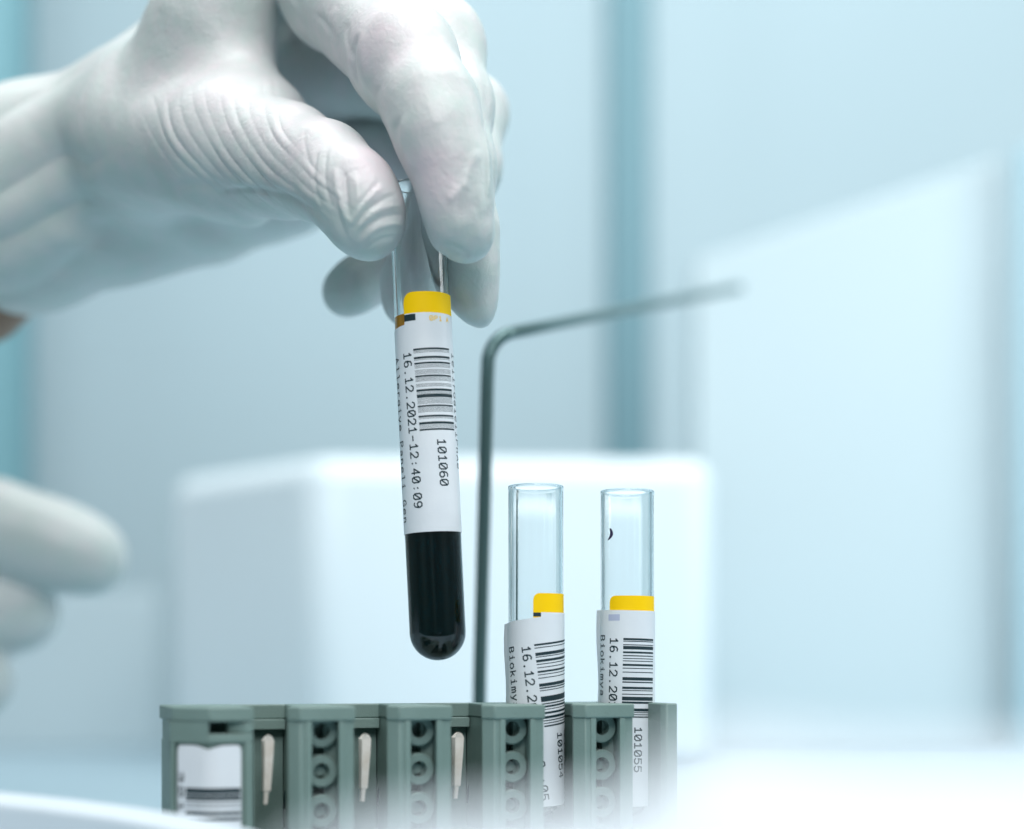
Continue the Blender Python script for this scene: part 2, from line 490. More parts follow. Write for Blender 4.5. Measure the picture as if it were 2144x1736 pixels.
# ------------------------------------------------------------------ the tube held in the hand
def held_tube():
    Y = 360
    base = W3(919.2, 1383, Y)
    rad = 6.50
    t = empty('test_tube', base, (0, -math.atan(.0477), 0),
              'long test tube of nearly black blood held up by gloved fingers', 'test tube')
    H = lambda py: (1383 - py) * S * 1.001
    glass_tube(t, H(391), rad - .02, 5.62, .0)
    liquid(t, 'blood', M['blood'], 5.70, rad, 0, H(1110.5), True)
    liquid(t, 'serum', M['amber'], 5.70, rad, H(1110), H(664), False)
    LR = rad + .05
    # yellow topped first label, its white body below
    def rc(a, a0, a1, top, r=2.3):
        d = min(a - a0, a1 - a) * LR * math.pi / 180
        d = max(d, 0)
        return top if d >= r else top - r + math.sqrt(max(r * r - (r - d) ** 2, 0))
    y0, y1 = -37, 106
    m = wrap_sheet(LR, .06, y0, y1, lambda a: H(668.5), lambda a: rc(a, y0, y1, H(624)), n=110)
    lab = m.build('yellow_label', M['yellow'], t, smooth=True, angle=40)
    # printed white label
    top = lambda a: H(667.5) if a > -35.5 else H(694) + (a + 90) * .010
    m = wrap_sheet(LR, .10, -160, 165, lambda a: H(1118.0) + 0.0 * a, top, n=300)
    wl_ = m.build('white_label', M['label'], t, smooth=True, angle=40)
    PR = LR + .13
    m = wrap_sheet(LR + .11, .03, -36, -11.5, lambda a: H(683), lambda a: H(669.5), n=12, nv=1)
    m.build('black_square', M['ink'], wl_, smooth=True, angle=40)
    # faint yellow lettering, cut off by the paper's edge
    q = []
    for i, ch in enumerate('0PI A'):
        for pl in {'0': GL['0'], 'P': GL['P'], 'I': GL['1'], 'A': GL['A']}.get(ch, []):
            pts = [np.array([i * 1.15 + gx * .2, -min(gy, 9) * .17]) for gx, gy in pl]
            for a_, b_ in zip(pts[:-1], pts[1:]):
                d = b_ - a_; d = d / np.linalg.norm(d); n_ = np.array([-d[1], d[0]]) * .09
                q.append([a_ - n_, b_ - n_, b_ + n_, a_ + n_])
    wrap(q, PR, 1.9, H(684)).build('yellow_lettering', M['yellow'], wl_, fix=False)
    # barcode: (first picture row, thickness) pairs measured on the enlarged picture
    mm = .02716
    dark = [(570,10),(640,14),(688,10),(796,10),(912,13),(955,22),(1046,9),(1131,10),(1186,14),(1243,11)]
    fine = []
    for a, b in ((584,612),(655,668),(700,736),(752,786),(812,852),(868,898),(928,950),(980,1034),(1060,1104),(1146,1160),(1203,1238)):
        x = a
        while x < b:
            fine.append((x, 2.8)); x += 10
    bars = [((a - 570) * mm, w_ * mm * (1.25 if w_ > 5 else 1)) for a, w_ in dark + fine]
    phi = R(2.0)
    wrap(flat_bars(bars, 9.3), PR, math.asin(-20.5 / 61) * LR, H(741.5), phi).build('barcode', M['ink'], wl_, fix=False)
    wrap(flat_text('16.12.2021-12:40:09', 1.885, 2.0, 1.25, .31), PR, R(-43) * LR, H(748), R(1.7)).build('date_text', M['ink'], wl_, fix=False)
    wrap(flat_text('Allergiye Paneli Gen', 1.92, 2.0, 1.2, .28), PR, R(-79.5) * LR, H(752), R(.75)).build('panel_text', M['ink'], wl_, fix=False)
    wrap(flat_text('101060', 1.83, 2.0, 1.25, .31), PR, R(21) * LR, H(929), R(1.2)).build('number_text', M['ink'], wl_, fix=False)
    wrap(flat_text('lellrGaiellPnAe', 1.8, 1.9, 1.2, .22), PR, R(72) * LR, H(746), R(.6)).build('side_text', M['ink'], wl_, fix=False)
    return t
held_tube()

# ------------------------------------------------------------------ the two tubes in the rack
def rack_tube(cx, Y, rad, bot_py, top_py, spec, label):
    base = W3(cx, bot_py, Y)
    k = S * Y / FD
    t = empty('test_tube', base, label=label, cat='test tube', group='labelled glass tubes standing in the rack')
    H = lambda py: (bot_py - py) * k
    A = lambda px: math.degrees(math.asin(max(-1, min(1, (px - cx) * k / (rad + .1)))))
    glass_tube(t, H(top_py), rad, rad - .75, .10)
    LR = rad + .05
    def rc(a, a0, top, r=1.5):
        d = max((a - a0) * LR * math.pi / 180, 0)
        return top if d >= r else top - r + math.sqrt(max(r * r - (r - d) ** 2, 0))
    y0 = A(spec['yx'])
    m = wrap_sheet(LR, .06, y0, y0 + 135, lambda a: H(spec['yb']) - 1.2, lambda a: rc(a, y0, H(spec['yt'])), n=100)
    yl = m.build('yellow_label', M['yellow'], t, smooth=True, angle=40)
    phi = R(spec['phi'])
    # the first label's white part, just under the yellow cap of it
    m = wrap_sheet(LR + .065, .02, y0 + 16, y0 + 135, lambda a: H(spec['yb']) - 2.6, lambda a: H(spec['yb']), n=50, nv=1)
    ul = m.build('under_label', M['label'], t, smooth=True, angle=40)
    if 'black' in spec:
        a0, a1, b0, b1 = spec['black']
        m = wrap_sheet(LR + .02, .05, A(a0), A(a1), lambda a: H(b1), lambda a: H(b0), n=6, nv=1)
        m.build('black_square', M['ink'], ul, smooth=True, angle=40)
    LR2 = LR + .15
    top = lambda a: H(spec['wt']) + math.tan(phi) * R(a) * LR2
    a0 = -100
    m = wrap_sheet(LR2, .10, a0, 150, lambda a: 3.0 + math.tan(phi) * R(a) * LR2 * .3, top, n=200, nv=10)
    wl_ = m.build('white_label', M['label'], t, smooth=True, angle=40)
    PR = LR2 + .13
    # loose paper edge standing off the glass at the left
    fl = []
    n = 10
    v = []; f = []
    h0_, h1_ = 12.0, top(-88)
    for i in range(n + 1):
        h = h0_ + (h1_ - h0_) * i / n
        wob = .25 * math.sin(i * .9)
        for r_, a_ in ((LR2 + .02, -80), (LR2 + .28 + wob * .4, -86), (LR2 + .62 + wob, -95), (LR2 + .52 + wob, -95), (LR2 + .12 + wob * .4, -87)):
            v.append((r_ * math.sin(R(a_)), -r_ * math.cos(R(a_)), h + (math.tan(phi) * R(a_ + 88) * LR2 if i == n else 0)))
    for i in range(n):
        for j in range(5):
            j2 = (j + 1) % 5
            f.append((i*5+j, i*5+j2, (i+1)*5+j2, (i+1)*5+j))
    f.append([0,1,2,3,4]); f.append([n*5+j for j in range(5)])
    MB().add(v, f).build('loose_paper_edge', M['label'], wl_, smooth=True, angle=50)
    bars = [((a - spec['b0']) * spec['mm'], w_ * spec['mm']) for a, w_ in spec['bars']]
    wrap(flat_bars(bars, spec['bw']), PR, R(A(spec['bx'])) * PR, H(spec['by']), phi).build('barcode', M['ink'], wl_, fix=False)
    wrap(flat_text(spec['date'], 1.87, 1.95, 1.25, .31), PR, R(A(spec['dx'])) * PR, H(spec['dy']), phi).build('date_text', M['ink'], wl_, fix=False)
    wrap(flat_text('Biokimya', 1.82, 1.9, 1.2, .3), PR, R(spec['ta']) * PR, H(spec['ty']), phi).build('panel_text', M['ink'], wl_, fix=False)
    wrap(flat_text(spec['num'], 1.80, 1.7, 1.25, .31), PR, R(A(spec['nx'])) * PR, H(spec['ny']), phi * .6).build('number_text', M['ink'], wl_, fix=False)
    wrap(flat_text('lamplenoirBallkinP', 1.1, 1.6, .9, .24), PR, R(80) * PR, H(spec['ny'] - 8), 0).build('side_text', M['ink'], wl_, fix=False)
    if 'lilac' in spec:
        a0, a1, b0, b1 = spec['lilac']
        m = wrap_sheet(LR2 + .105, .02, A(a0), A(a1), lambda a: H(b1), lambda a: H(b0), n=6, nv=1)
        m.build('lilac_square', M['lilac'], wl_, smooth=True, angle=40)
    if 'mark' in spec:
        q = []
        P_ = [(1274.5, 1110), (1277, 1117), (1277, 1124), (1274, 1130), (1270.5, 1134)]
        for i in range(4):
            (x0, y0_), (x1, y1_) = P_[i], P_[i + 1]
            w0 = .5 + .45 * math.sin(math.pi * i / 4); w1 = .5 + .45 * math.sin(math.pi * (i + 1) / 4)
            u0 = R(A(x0)) * (rad + .03); u1 = R(A(x1)) * (rad + .03)
            q.append([np.array([u0 - w0/2, -H(y0_)]), np.array([u0 + w0/2, -H(y0_)]), np.array([u1 + w1/2, -H(y1_)]), np.array([u1 - w1/2, -H(y1_)])])
        wrap(q, rad + .03, 0, 0).build('pen_mark', M['mark'], t, fix=False)
    return t
rack_tube(1121.8, 360, 6.32, 1712, 1018, dict(
    yx=1115.5, yt=1244.5, yb=1284, phi=7.2, wt=1295, black=(1115.7, 1141, 1284.6, 1293),
    b0=828, mm=.0475, bars=[(828,9),(845,4),(870,15),(889,4),(904,12),(924,4),(940,4),(957,9),(974,4),(990,4),(1018,15),(1037,6),(1050,4),(1080,26),(1113,6),(1125,9),(1141,4),(1155,10),(1175,12),(1194,5),(1207,4),(1219,7)],
    bw=11.5, bx=1117.5, by=1350, date='16.12.2021-12:38:05', dx=1093.5, dy=1356, ta=-67, ty=1357, num='101054', nx=1164.5, ny=1533),
    'test tube with the crooked tilted label, in the rack beside the held tube')
rack_tube(1313.2, 367.5, 6.22, 1711, 1028, dict(
    yx=1274, yt=1249.5, yb=1280.5, phi=-1.3, wt=1280, lilac=(1273, 1294.5, 1288, 1301),
    b0=812, mm=.0480, bars=[(812,10),(825,4),(842,4),(850,16),(876,9),(894,5),(908,4),(920,4),(936,10),(955,4),(974,4),(1000,15),(1021,6),(1046,11),(1062,4),(1080,4),(1094,18),(1117,10),(1150,14),(1168,4),(1178,4),(1188,6)],
    bw=8.6, bx=1301.5, by=1337, date='16.12.2021-12:38:29', dx=1276.5, dy=1337, ta=-74, ty=1331, num='101055', nx=1324.5, ny=1521, mark=1),
    'test tube with a small purple pen mark near its rim, at the rack end')

# ------------------------------------------------------------------ the rack
AL = R(20)
T0 = W3(1121.8, 1400, 360)
XO = .8
FR = 15.2
DX = np.array([math.cos(AL), math.sin(AL), 0]); NN = np.array([math.sin(AL), -math.cos(AL), 0])
ORG = T0 + DX * XO + NN * FR          # front plane, slot of the crooked tube
def loc_from(px, py, dep):
    """rack coordinates of a reading pixel at a depth behind the rack front"""
    ray = np.array([(px - 1072) * S, FD, (HY - py) * S])
    # (ray*k - ORG).(-NN) = dep
    k = (dep + np.dot(ORG, -NN)) / np.dot(ray, -NN)
    p_ = ray * k - ORG
    return np.array([np.dot(p_, DX), dep, p_[2]])

PITCH = 21.5
ZT, ZB = -7.9, BENCH
rack = empty('tube_rack', (ORG[0], ORG[1], 0), (0, 0, AL), 'grey-green plastic tube rack with five slots and a barcode label', 'tube rack')
k0 = M['rack']

def column(cx):
    """one upright between two slots: body, cap, ribs, bosses"""
    body = [(-7.5,2.4),(-5.4,.3),(-3.75,.3),(-3.75,8),(3.75,8),(3.75,.3),(6.15,.3),(6.15,8.0),(3.9,9.6),(3.9,24),(-3.9,24),(-3.9,9.9),(-5.0,9.2)]
    m = MB().prism([(x, y) for x, y in body], ZB, ZT - 3.1)
    o = m.build('column', k0, rack, bevel=.18, seg=2)
    m = MB().prism([(-7.75,2.3),(-5.5,-.15),(6.4,-.15),(6.4,8.2),(4.1,9.8),(4.1,23.9),(-4.1,23.9),(-4.1,10.1),(-5.2,9.4)], ZT - 3.15, ZT)
    m.build('cap', k0, o, bevel=.35, seg=3)
    m = MB()
    m.box(-4.15, -2.9, -.02, 1.6, -35.5, ZT - 3.2)
    m.box(2.9, 4.15, -.02, 1.6, -35.5, ZT - 3.2)
    m.box(-4.0, -3.0, -.5, .6, -36.4, -35.4); m.box(3.0, 4.0, -.5, .6, -36.4, -35.4)
    m.build('rib', k0, o, bevel=.12)
    m = MB().box(.9, 3.7, 5.6, 7.9, ZB + 1, ZT - 3.2)
    m.build('inner_web', k0, o)
    for i in range(5):
        z = -13.3 - 8.42 * i
        m = MB().lathe([(1.72, 3.4), (3.2, 3.4), (3.45, 3.65), (3.5, 7.9), (1.7, 7.9), (1.66, 5.0)], 56, axis='y', c=(0, 0, z), close=True)
        m.build('boss', k0, o, smooth=True, angle=40)
        if i > 0:
            m = MB().lathe([(0.01, 5.3), (1.1, 5.3), (1.2, 5.45), (1.2, 7.9)], 32, axis='y', c=(-.12, 0, z))
            m.build('pin', k0, o, smooth=True, angle=40)
    o.location = (cx / 1000, 0, 0)
    return o
col0 = column(-2.5 * PITCH)
for i in (-1.5, -.5, .5):
    c = col0.copy(); COL.objects.link(c); c.parent = rack; c.location = (i * PITCH / 1000, 0, 0)
    for ch in list(col0.children):
        d = ch.copy(); COL.objects.link(d); d.parent = c

# back of the rack: upper band, lip, panel with a vertical groove in each slot
XL, XR = -69.0, 25
m = MB().box(XL, XR, 22, 26, ZT - 3.2, ZT - .05)
m.build('back_band', k0, rack, bevel=.25)
m = MB()
for i in range(-3, 2):
    c0 = i * PITCH
    m.box(c0 - 6.7, c0 + 6.7 if i < 1 else 24.8, 21.2, 23.5, ZT - 5.6, ZT - 3.3)
m.build('back_lip', k0, rack, bevel=.2)
m = MB()
for i in range(-3, 2):
    c0 = i * PITCH
    m.box(c0 - 6.76, c0 - 1.0, 25.0, 27.2, ZB, ZT - 5.7)
    m.box(c0 + .2, c0 + 6.76 if i < 1 else 24.8, 24.2, 27.2, ZB, ZT - 5.7)
m.box(XL, XR + 1, 27.1, 29, ZB, ZT - 3.3)
m.build('back_panel', k0, rack, bevel=.15)
m = MB().box(XL, XR, .5, 27, ZB + 1, ZB + 3.5 + 18)
m.build('slot_floor', k0, rack)

# springs
def spring(slot):
    pts = []
    base = loc_from(958, 1533, 21.6) - np.array([-PITCH, 0, 0])
    rows = [(960, 1533.0, 1.5), (960, 1536, 7.0), (959, 1544, 12.5), (958.5, 1575, 11.4), (957, 1610, 10), (955.5, 1645, 8.8), (955, 1647, 5.6), (953.5, 1672, 4.3)]
    v = []; f = []
    off = slot * PITCH + PITCH
    for j, (cx, cy, hw) in enumerate(rows):
        D0 = 12.0 + j * .12
        a = loc_from(cx - hw, cy, D0 + 1.5); c = loc_from(cx - hw * .45, cy, D0); b = loc_from(cx + hw, cy, D0 + .25)
        a[0] += off; b[0] += off; c[0] += off
        for p_, dd in ((a, 0), (c, 0), (b, 0), (b, .5), (c, .5), (a, .5)):
            v.append((p_[0], p_[1] + dd, p_[2]))
    n = len(rows)
    for j in range(n - 1):
        for q in range(6):
            q2 = (q + 1) % 6
            f.append((j*6+q, j*6+q2, (j+1)*6+q2, (j+1)*6+q))
    f.append([0,1,2,3,4,5]); f.append([(n-1)*6+q for q in range(6)])
    o = MB().add(v, f).build('spring_clip', M['metal'], rack)
    # thin dark wire of the spring
    P_ = [(1004, 1582), (998, 1600), (989, 1625), (981, 1652), (979, 1682)]
    pth = []
    for cx, cy in P_:
        q = loc_from(cx, cy, 22.5); q[0] += off; pth.append(q)
    MB().tube(pth, .28, 8).build('spring_wire', M['dark'], o, smooth=True)
for s_ in (-3, -2, -1):
    spring(s_)

# end block with the barcode label on its ridge
def end_block():
    xr, xm = -68.9, -78.0
    D_ = 6.9
    xl, dl = xm - D_, D_
    o = MB().prism([(xr, .8), (xm + .1, .8), (xl + .8, dl + .3), (xl + .8, 27), (xr, 27)], ZB, -15.2).build('end_block', k0, rack, bevel=.2)
    # upper part stands behind the notch
    MB().prism([(xr, 9), (xm, 9), (xl + 1.0, dl + 2), (xl + 1.0, 27), (xr, 27)], -15.1, ZT - .1).build('upper_core', k0, o)
    MB().prism([(xr, -.1), (xm, -.1), (xl + .35, dl), (xl + .35, 27), (xr, 27)], ZT - 3.0, ZT).build('cap', k0, o, bevel=.3, seg=3)
    a = loc_from(436, 1500, .1)[0]; b = loc_from(480, 1500, .1)[0]
    MB().prism([(a, .1), (xm, .1), (xl, dl), (xl, dl + 9), (a, 9)], -15.3, ZT - 3.05).build('left_facet', k0, o, bevel=.2)
    MB().prism([(xr, .1), (xr, 5), (b, 5), (b, 2.2), (b + 3.4, .1)], -13.4, ZT - 3.05).build('notch_side', k0, o, bevel=.3)
    MB().box(a + .02, xr, .1, 9, -15.3, -13.45).build('notch_sill', k0, o, bevel=.2)
    MB().prism([(xl, dl), (xl + .75, dl - .75), (xl + 1.1, dl + .2), (xl + .9, dl + 4)], ZB, -15.32).build('left_border', k0, o, bevel=.15)
    MB().box(xr - 1.75, xr, .1, 1.4, ZB, -15.32).build('right_border', k0, o, bevel=.15)
    # paper label bent round the ridge
    n = 40
    v = []; f = []
    # path along the two faces, rounded at the ridge
    A_ = np.array([xl + .95, dl - .15]); B_ = np.array([xm + .1, .42]); C_ = np.array([xr - 1.9, .62])
    L1 = np.linalg.norm(B_ - A_); L2 = np.linalg.norm(C_ - B_); LT = L1 + L2
    def pt(s__):
        d = s__ * LT
        w_ = 2.0
        def raw(d):
            return A_ + (B_ - A_) * d / L1 if d < L1 else B_ + (C_ - B_) * (d - L1) / L2
        return sum(raw(min(max(d + q * w_, 0), LT)) for q in (-1, -.5, 0, .5, 1)) / 5 + np.array([0, -.25])
    def topz(s__):
        z = -15.75
        ex = min(s__, 1 - s__) * LT
        if ex < 1.2: z -= 1.2 - math.sqrt(max(1.44 - (1.2 - ex) ** 2, 0))
        z -= .8 * math.exp(-((s__ - .53) / .12) ** 2)
        return z
    for l_ in (0, .12):
        for i in range(n + 1):
            q = pt(i / n)
            for z in (topz(i / n), -42.):
                v.append((q[0], q[1] - l_, z))
    N2 = (n + 1) * 2
    for i in range(n):
        f.append((N2+2*i, N2+2*i+1, N2+2*i+3, N2+2*i+2)); f.append((2*i, 2*i+2, 2*i+3, 2*i+1))
        f.append((2*i, N2+2*i, N2+2*i+2, 2*i+2))
    f.append((0, 1, N2+1, N2)); f.append((2*n, N2+2*n, N2+2*n+1, 2*n+1))
    lab = MB().add(v, f).build('rack_label', M['label'], o, smooth=True, angle=50)
    def on(u, z):
        q = pt(u); return (q[0], q[1] - .15, z)
    zz = lambda py: (HY - py) * S * 323 / FD
    def bars(name, rows, material, s0, s1):
        m = MB()
        for y0, y1 in rows:
            for i in range(24):
                a_ = s0 + (s1 - s0) * i / 24; b_ = s0 + (s1 - s0) * (i + 1) / 24
                m.add([on(a_, zz(y0)), on(b_, zz(y0)), on(b_, zz(y1)), on(a_, zz(y1))], [(0, 1, 2, 3)])
        m.build(name, material, lab, fix=False)
    bars('barcode', [(1648.5, 1660.5), (1662.5, 1670.5), (1672, 1675.5), (1681, 1682.5), (1686.5, 1688), (1697.5, 1704), (1710, 1716)], M['ink'], .17, .985)
    m = MB()
    for q in flat_text('30142', 3.0, 1.5, 1.9, .34):
        m.add([on(.035 + u / LT, zz(1617) - v_) for u, v_ in q], [(0, 1, 2, 3)])
    m.build('number_text', M['ink'], lab, fix=False)
end_block()
MB().prism([(24.7, 2.2), (25.6, .8), (28.3, .8), (28.3, 29), (24.7, 29)], ZB, ZT).build('end_wall', k0, rack, bevel=.3)

# ------------------------------------------------------------------ bent steel rod
P_ = [W3(1001, 1640, 434), W3(1005, 1400, 433), W3(1014, 1050, 431), W3(1020, 800, 430)]
c0 = W3(1021, 760, 430); c1 = W3(1026, 712, 430); c2 = W3(1066, 698, 434)
for i in range(1, 12):
    q = i / 12
    P_.append(c0 * (1 - q) ** 2 + 2 * c1 * q * (1 - q) + c2 * q * q)
for q in np.linspace(0, 1, 10):
    a = W3(1066, 698, 434); b = W3(1548, 602, 700)
    P_.append(a + (b - a) * q)
P_.insert(0, np.array([P_[0][0], P_[0][1], BENCH]))
m = MB().tube(P_, 1.88, 24)
tagged(m.build('bent_rod', M['rod'], smooth=True, angle=50, origin=tuple(P_[0])),
       'thin grey metal rod bent at a right angle behind the tubes', 'metal rod')

# ------------------------------------------------------------------ white covers in front of the rack
def ribbon_cover(name, rows, thick, label, cat, bevel, lean=0):
    """rows: (px, py, Y) of the top edge; a slab of the given thickness hanging down from it"""
    v = []; f = []
    P_ = [W3(*r_) for r_ in rows]
    o = P_[len(P_) // 2]
    n = len(P_)
    for i, q in enumerate(P_):
        a = P_[max(i - 1, 0)]; b = P_[min(i + 1, n - 1)]
        d = b - a; d = np.array([-d[1], d[0], 0]); d = d / np.linalg.norm(d)
        if d[1] > 0: d = -d
        for w_, z in ((0, q[2]), (lean, BENCH - 4), (thick + lean, BENCH - 4), (thick, q[2] - .02)):
            v.append((q[0] + d[0] * w_, q[1] + d[1] * w_, z))
    for i in range(n - 1):
        for j in range(4):
            j2 = (j + 1) % 4
            f.append((i*4+j, i*4+j2, (i+1)*4+j2, (i+1)*4+j))
    f.append((0,1,2,3)); f.append([(n-1)*4+j for j in range(4)])
    m = MB().add(v, f)
    return tagged(m.build(name, M['cover_plastic'], bevel=bevel, seg=5, origin=tuple(o)), label, cat)
ribbon_cover('tray_rim', [(-500, 1606, 306), (-100, 1645, 305), (0, 1656, 305), (150, 1671, 303), (300, 1690, 301), (400, 1707, 299), (530, 1736, 296), (700, 1790, 292)], 14,
             'white plastic tray rim sloping across the lower left before the rack', 'tray', 1.5)
ribbon_cover('front_cover', [(500, 1960, 112), (620, 1790, 112), (760, 1732, 112), (1000, 1706, 111), (1250, 1690, 110), (1340, 1655, 110), (1430, 1555, 110), (1560, 1550, 110), (1800, 1580, 110), (2900, 1585, 110)], 4,
             'out-of-focus white cover along the bottom edge close to the camera', 'cover', 1.0, lean=70)

# ------------------------------------------------------------------ gloved hands as distance fields
class Field:
    def __init__(s, lo, hi, h):
        s.h = h
        s.lo = np.array(lo, float)
        s.n = (np.ceil((np.array(hi) - s.lo) / h)).astype(int) + 1
        s.ax = [(s.lo[i] + h * np.arange(s.n[i])).astype(np.float32) for i in range(3)]
    def new(s):
        return np.full(s.n, 50., np.float32)
    def cone(s, D, a, b, ra, rb, k):
        a = np.asarray(a, np.float32); b = np.asarray(b, np.float32)
        mrg = 9 + k
        lo = np.minimum(a - ra, b - rb) - mrg; hi = np.maximum(a + ra, b + rb) + mrg
        i0 = np.clip(((lo - s.lo) / s.h).astype(int), 0, s.n); i1 = np.clip(((hi - s.lo) / s.h).astype(int) + 1, 0, s.n)
        if (i1 <= i0).any(): return
        sl = tuple(slice(i0[i], i1[i]) for i in range(3))
        X = s.ax[0][sl[0]][:, None, None] - a[0]; Y = s.ax[1][sl[1]][None, :, None] - a[1]; Z = s.ax[2][sl[2]][None, None, :] - a[2]
        d = b - a; L = float(d @ d) + 1e-9
        t = np.clip((X * d[0] + Y * d[1] + Z * d[2]) / L, 0, 1)
        q = np.sqrt((X - t * d[0]) ** 2 + (Y - t * d[1]) ** 2 + (Z - t * d[2]) ** 2) - (ra + (rb - ra) * t)
        D[sl] = smin(D[sl], q, k)

def smin(a, b, k):
    h = np.maximum(k - np.abs(a - b), 0) / k
    return np.minimum(a, b) - h * h * k * .25

def surface_nets(D, lo, h):
    Sg = D < 0
    nx, ny, nz = D.shape
    cnt = np.zeros((nx - 1, ny - 1, nz - 1), np.int8)
    corners = [(i, j, k) for i in (0, 1) for j in (0, 1) for k in (0, 1)]
    for i, j, k in corners:
        cnt += Sg[i:nx - 1 + i, j:ny - 1 + j, k:nz - 1 + k]
    act = (cnt > 0) & (cnt < 8)
    idx = -np.ones(act.shape, np.int64)
    C = np.argwhere(act)
    idx[act] = np.arange(len(C))
    val = {c: D[C[:, 0] + c[0], C[:, 1] + c[1], C[:, 2] + c[2]].astype(float) for c in corners}
    P = np.zeros((len(C), 3)); W_ = np.zeros(len(C))
    for a in corners:
        for ax in range(3):
            if a[ax] == 1: continue
            b = list(a); b[ax] = 1; b = tuple(b)
            va, vb = val[a], val[b]
            cr = (va < 0) != (vb < 0)
            t = np.where(cr, va / np.where(cr, va - vb, 1), 0)
            p_ = np.tile(np.array(a, float), (len(C), 1)); p_[:, ax] += t
            P += p_ * cr[:, None]; W_ += cr
    V = (C + P / W_[:, None]) * h + lo
    F = []
    for ax in range(3):
        o1, o2 = [(1, 2), (2, 0), (0, 1)][ax]
        sl0 = [slice(None)] * 3; sl1 = [slice(None)] * 3
        sl0[ax] = slice(0, -1); sl1[ax] = slice(1, None)
        A_ = Sg[tuple(sl0)]; B_ = Sg[tuple(sl1)]
        E = np.argwhere(A_ != B_)
        ok = (E[:, o1] > 0) & (E[:, o2] > 0) & (E[:, o1] < D.shape[o1] - 1) & (E[:, o2] < D.shape[o2] - 1)
        E = E[ok]
        ins = A_[E[:, 0], E[:, 1], E[:, 2]]
        def cell(d1, d2):
            q = E.copy(); q[:, o1] += d1; q[:, o2] += d2
            return idx[q[:, 0], q[:, 1], q[:, 2]]
        Q = np.stack([cell(-1, -1), cell(0, -1), cell(0, 0), cell(-1, 0)], 1)
        Q[~ins] = Q[~ins][:, ::-1]
        F.append(Q)
    F = np.concatenate(F)
    F = F[(F >= 0).all(1)]
    return V, F

def fast_mesh(name, V, F, smooth=True):
    me = bpy.data.meshes.new(name)
    me.vertices.add(len(V)); me.vertices.foreach_set('co', V.astype(np.float32).ravel())
    me.loops.add(F.size); me.loops.foreach_set('vertex_index', F.astype(np.int32).ravel())
    me.polygons.add(len(F)); me.polygons.foreach_set('loop_start', (np.arange(len(F)) * 4).astype(np.int32))
    me.update(calc_edges=True)
    if smooth: me.polygons.foreach_set('use_smooth', np.ones(len(F), bool))
    me.update()
    return me

def relax(V, F, it=3, lam=.5):
    E = np.concatenate([F[:, [0, 1]], F[:, [1, 2]], F[:, [2, 3]], F[:, [3, 0]]])
    for _ in range(it):
        acc = np.zeros_like(V); w = np.zeros(len(V))
        for c in range(3):
            acc[:, c] = np.bincount(E[:, 0], V[E[:, 1], c], len(V)) + np.bincount(E[:, 1], V[E[:, 0], c], len(V))
        w = np.bincount(E[:, 0], minlength=len(V)) + np.bincount(E[:, 1], minlength=len(V))
        V = V + (acc / np.maximum(w, 1)[:, None] - V) * lam
    return V

def subdivided(me):
    o = bpy.data.objects.new('tmp', me); COL.objects.link(o)
    md = o.modifiers.new('s', 'SUBSURF'); md.levels = 1; md.render_levels = 1
    dg = bpy.context.evaluated_depsgraph_get()
    dg.update()
    ev = o.evaluated_get(dg).to_mesh()
    n = len(ev.vertices); V = np.empty(n * 3, np.float32); ev.vertices.foreach_get('co', V)
    N = np.empty(n * 3, np.float32); ev.vertices.foreach_get('normal', N)
    F = np.empty(len(ev.polygons) * 4, np.int32); ev.loops.foreach_get('vertex_index', F)
    o.evaluated_get(dg).to_mesh_clear()
    bpy.data.objects.remove(o)
    return V.reshape(-1, 3).astype(float), N.reshape(-1, 3).astype(float), F.reshape(-1, 4)

def vnoise(P, seed=0):
    """cheap smooth value noise from summed sines, range about -1..1"""
    r = np.random.default_rng(seed)
    out_ = np.zeros(len(P))
    for i in range(7):
        k = r.normal(size=3); k /= np.linalg.norm(k)
        out_ += np.sin(P @ k * r.uniform(.7, 1.5) + r.uniform(0, 6.28))
    return out_ / 3.2

def pxr(v, Y):
    return v * S * Y / FD

def chain(F, D, nodes, k):
    for (a, b) in zip(nodes[:-1], nodes[1:]):
        F.cone(D, W3(*a[:3]), W3(*b[:3]), pxr(a[3], a[2]), pxr(b[3], b[2]), k)

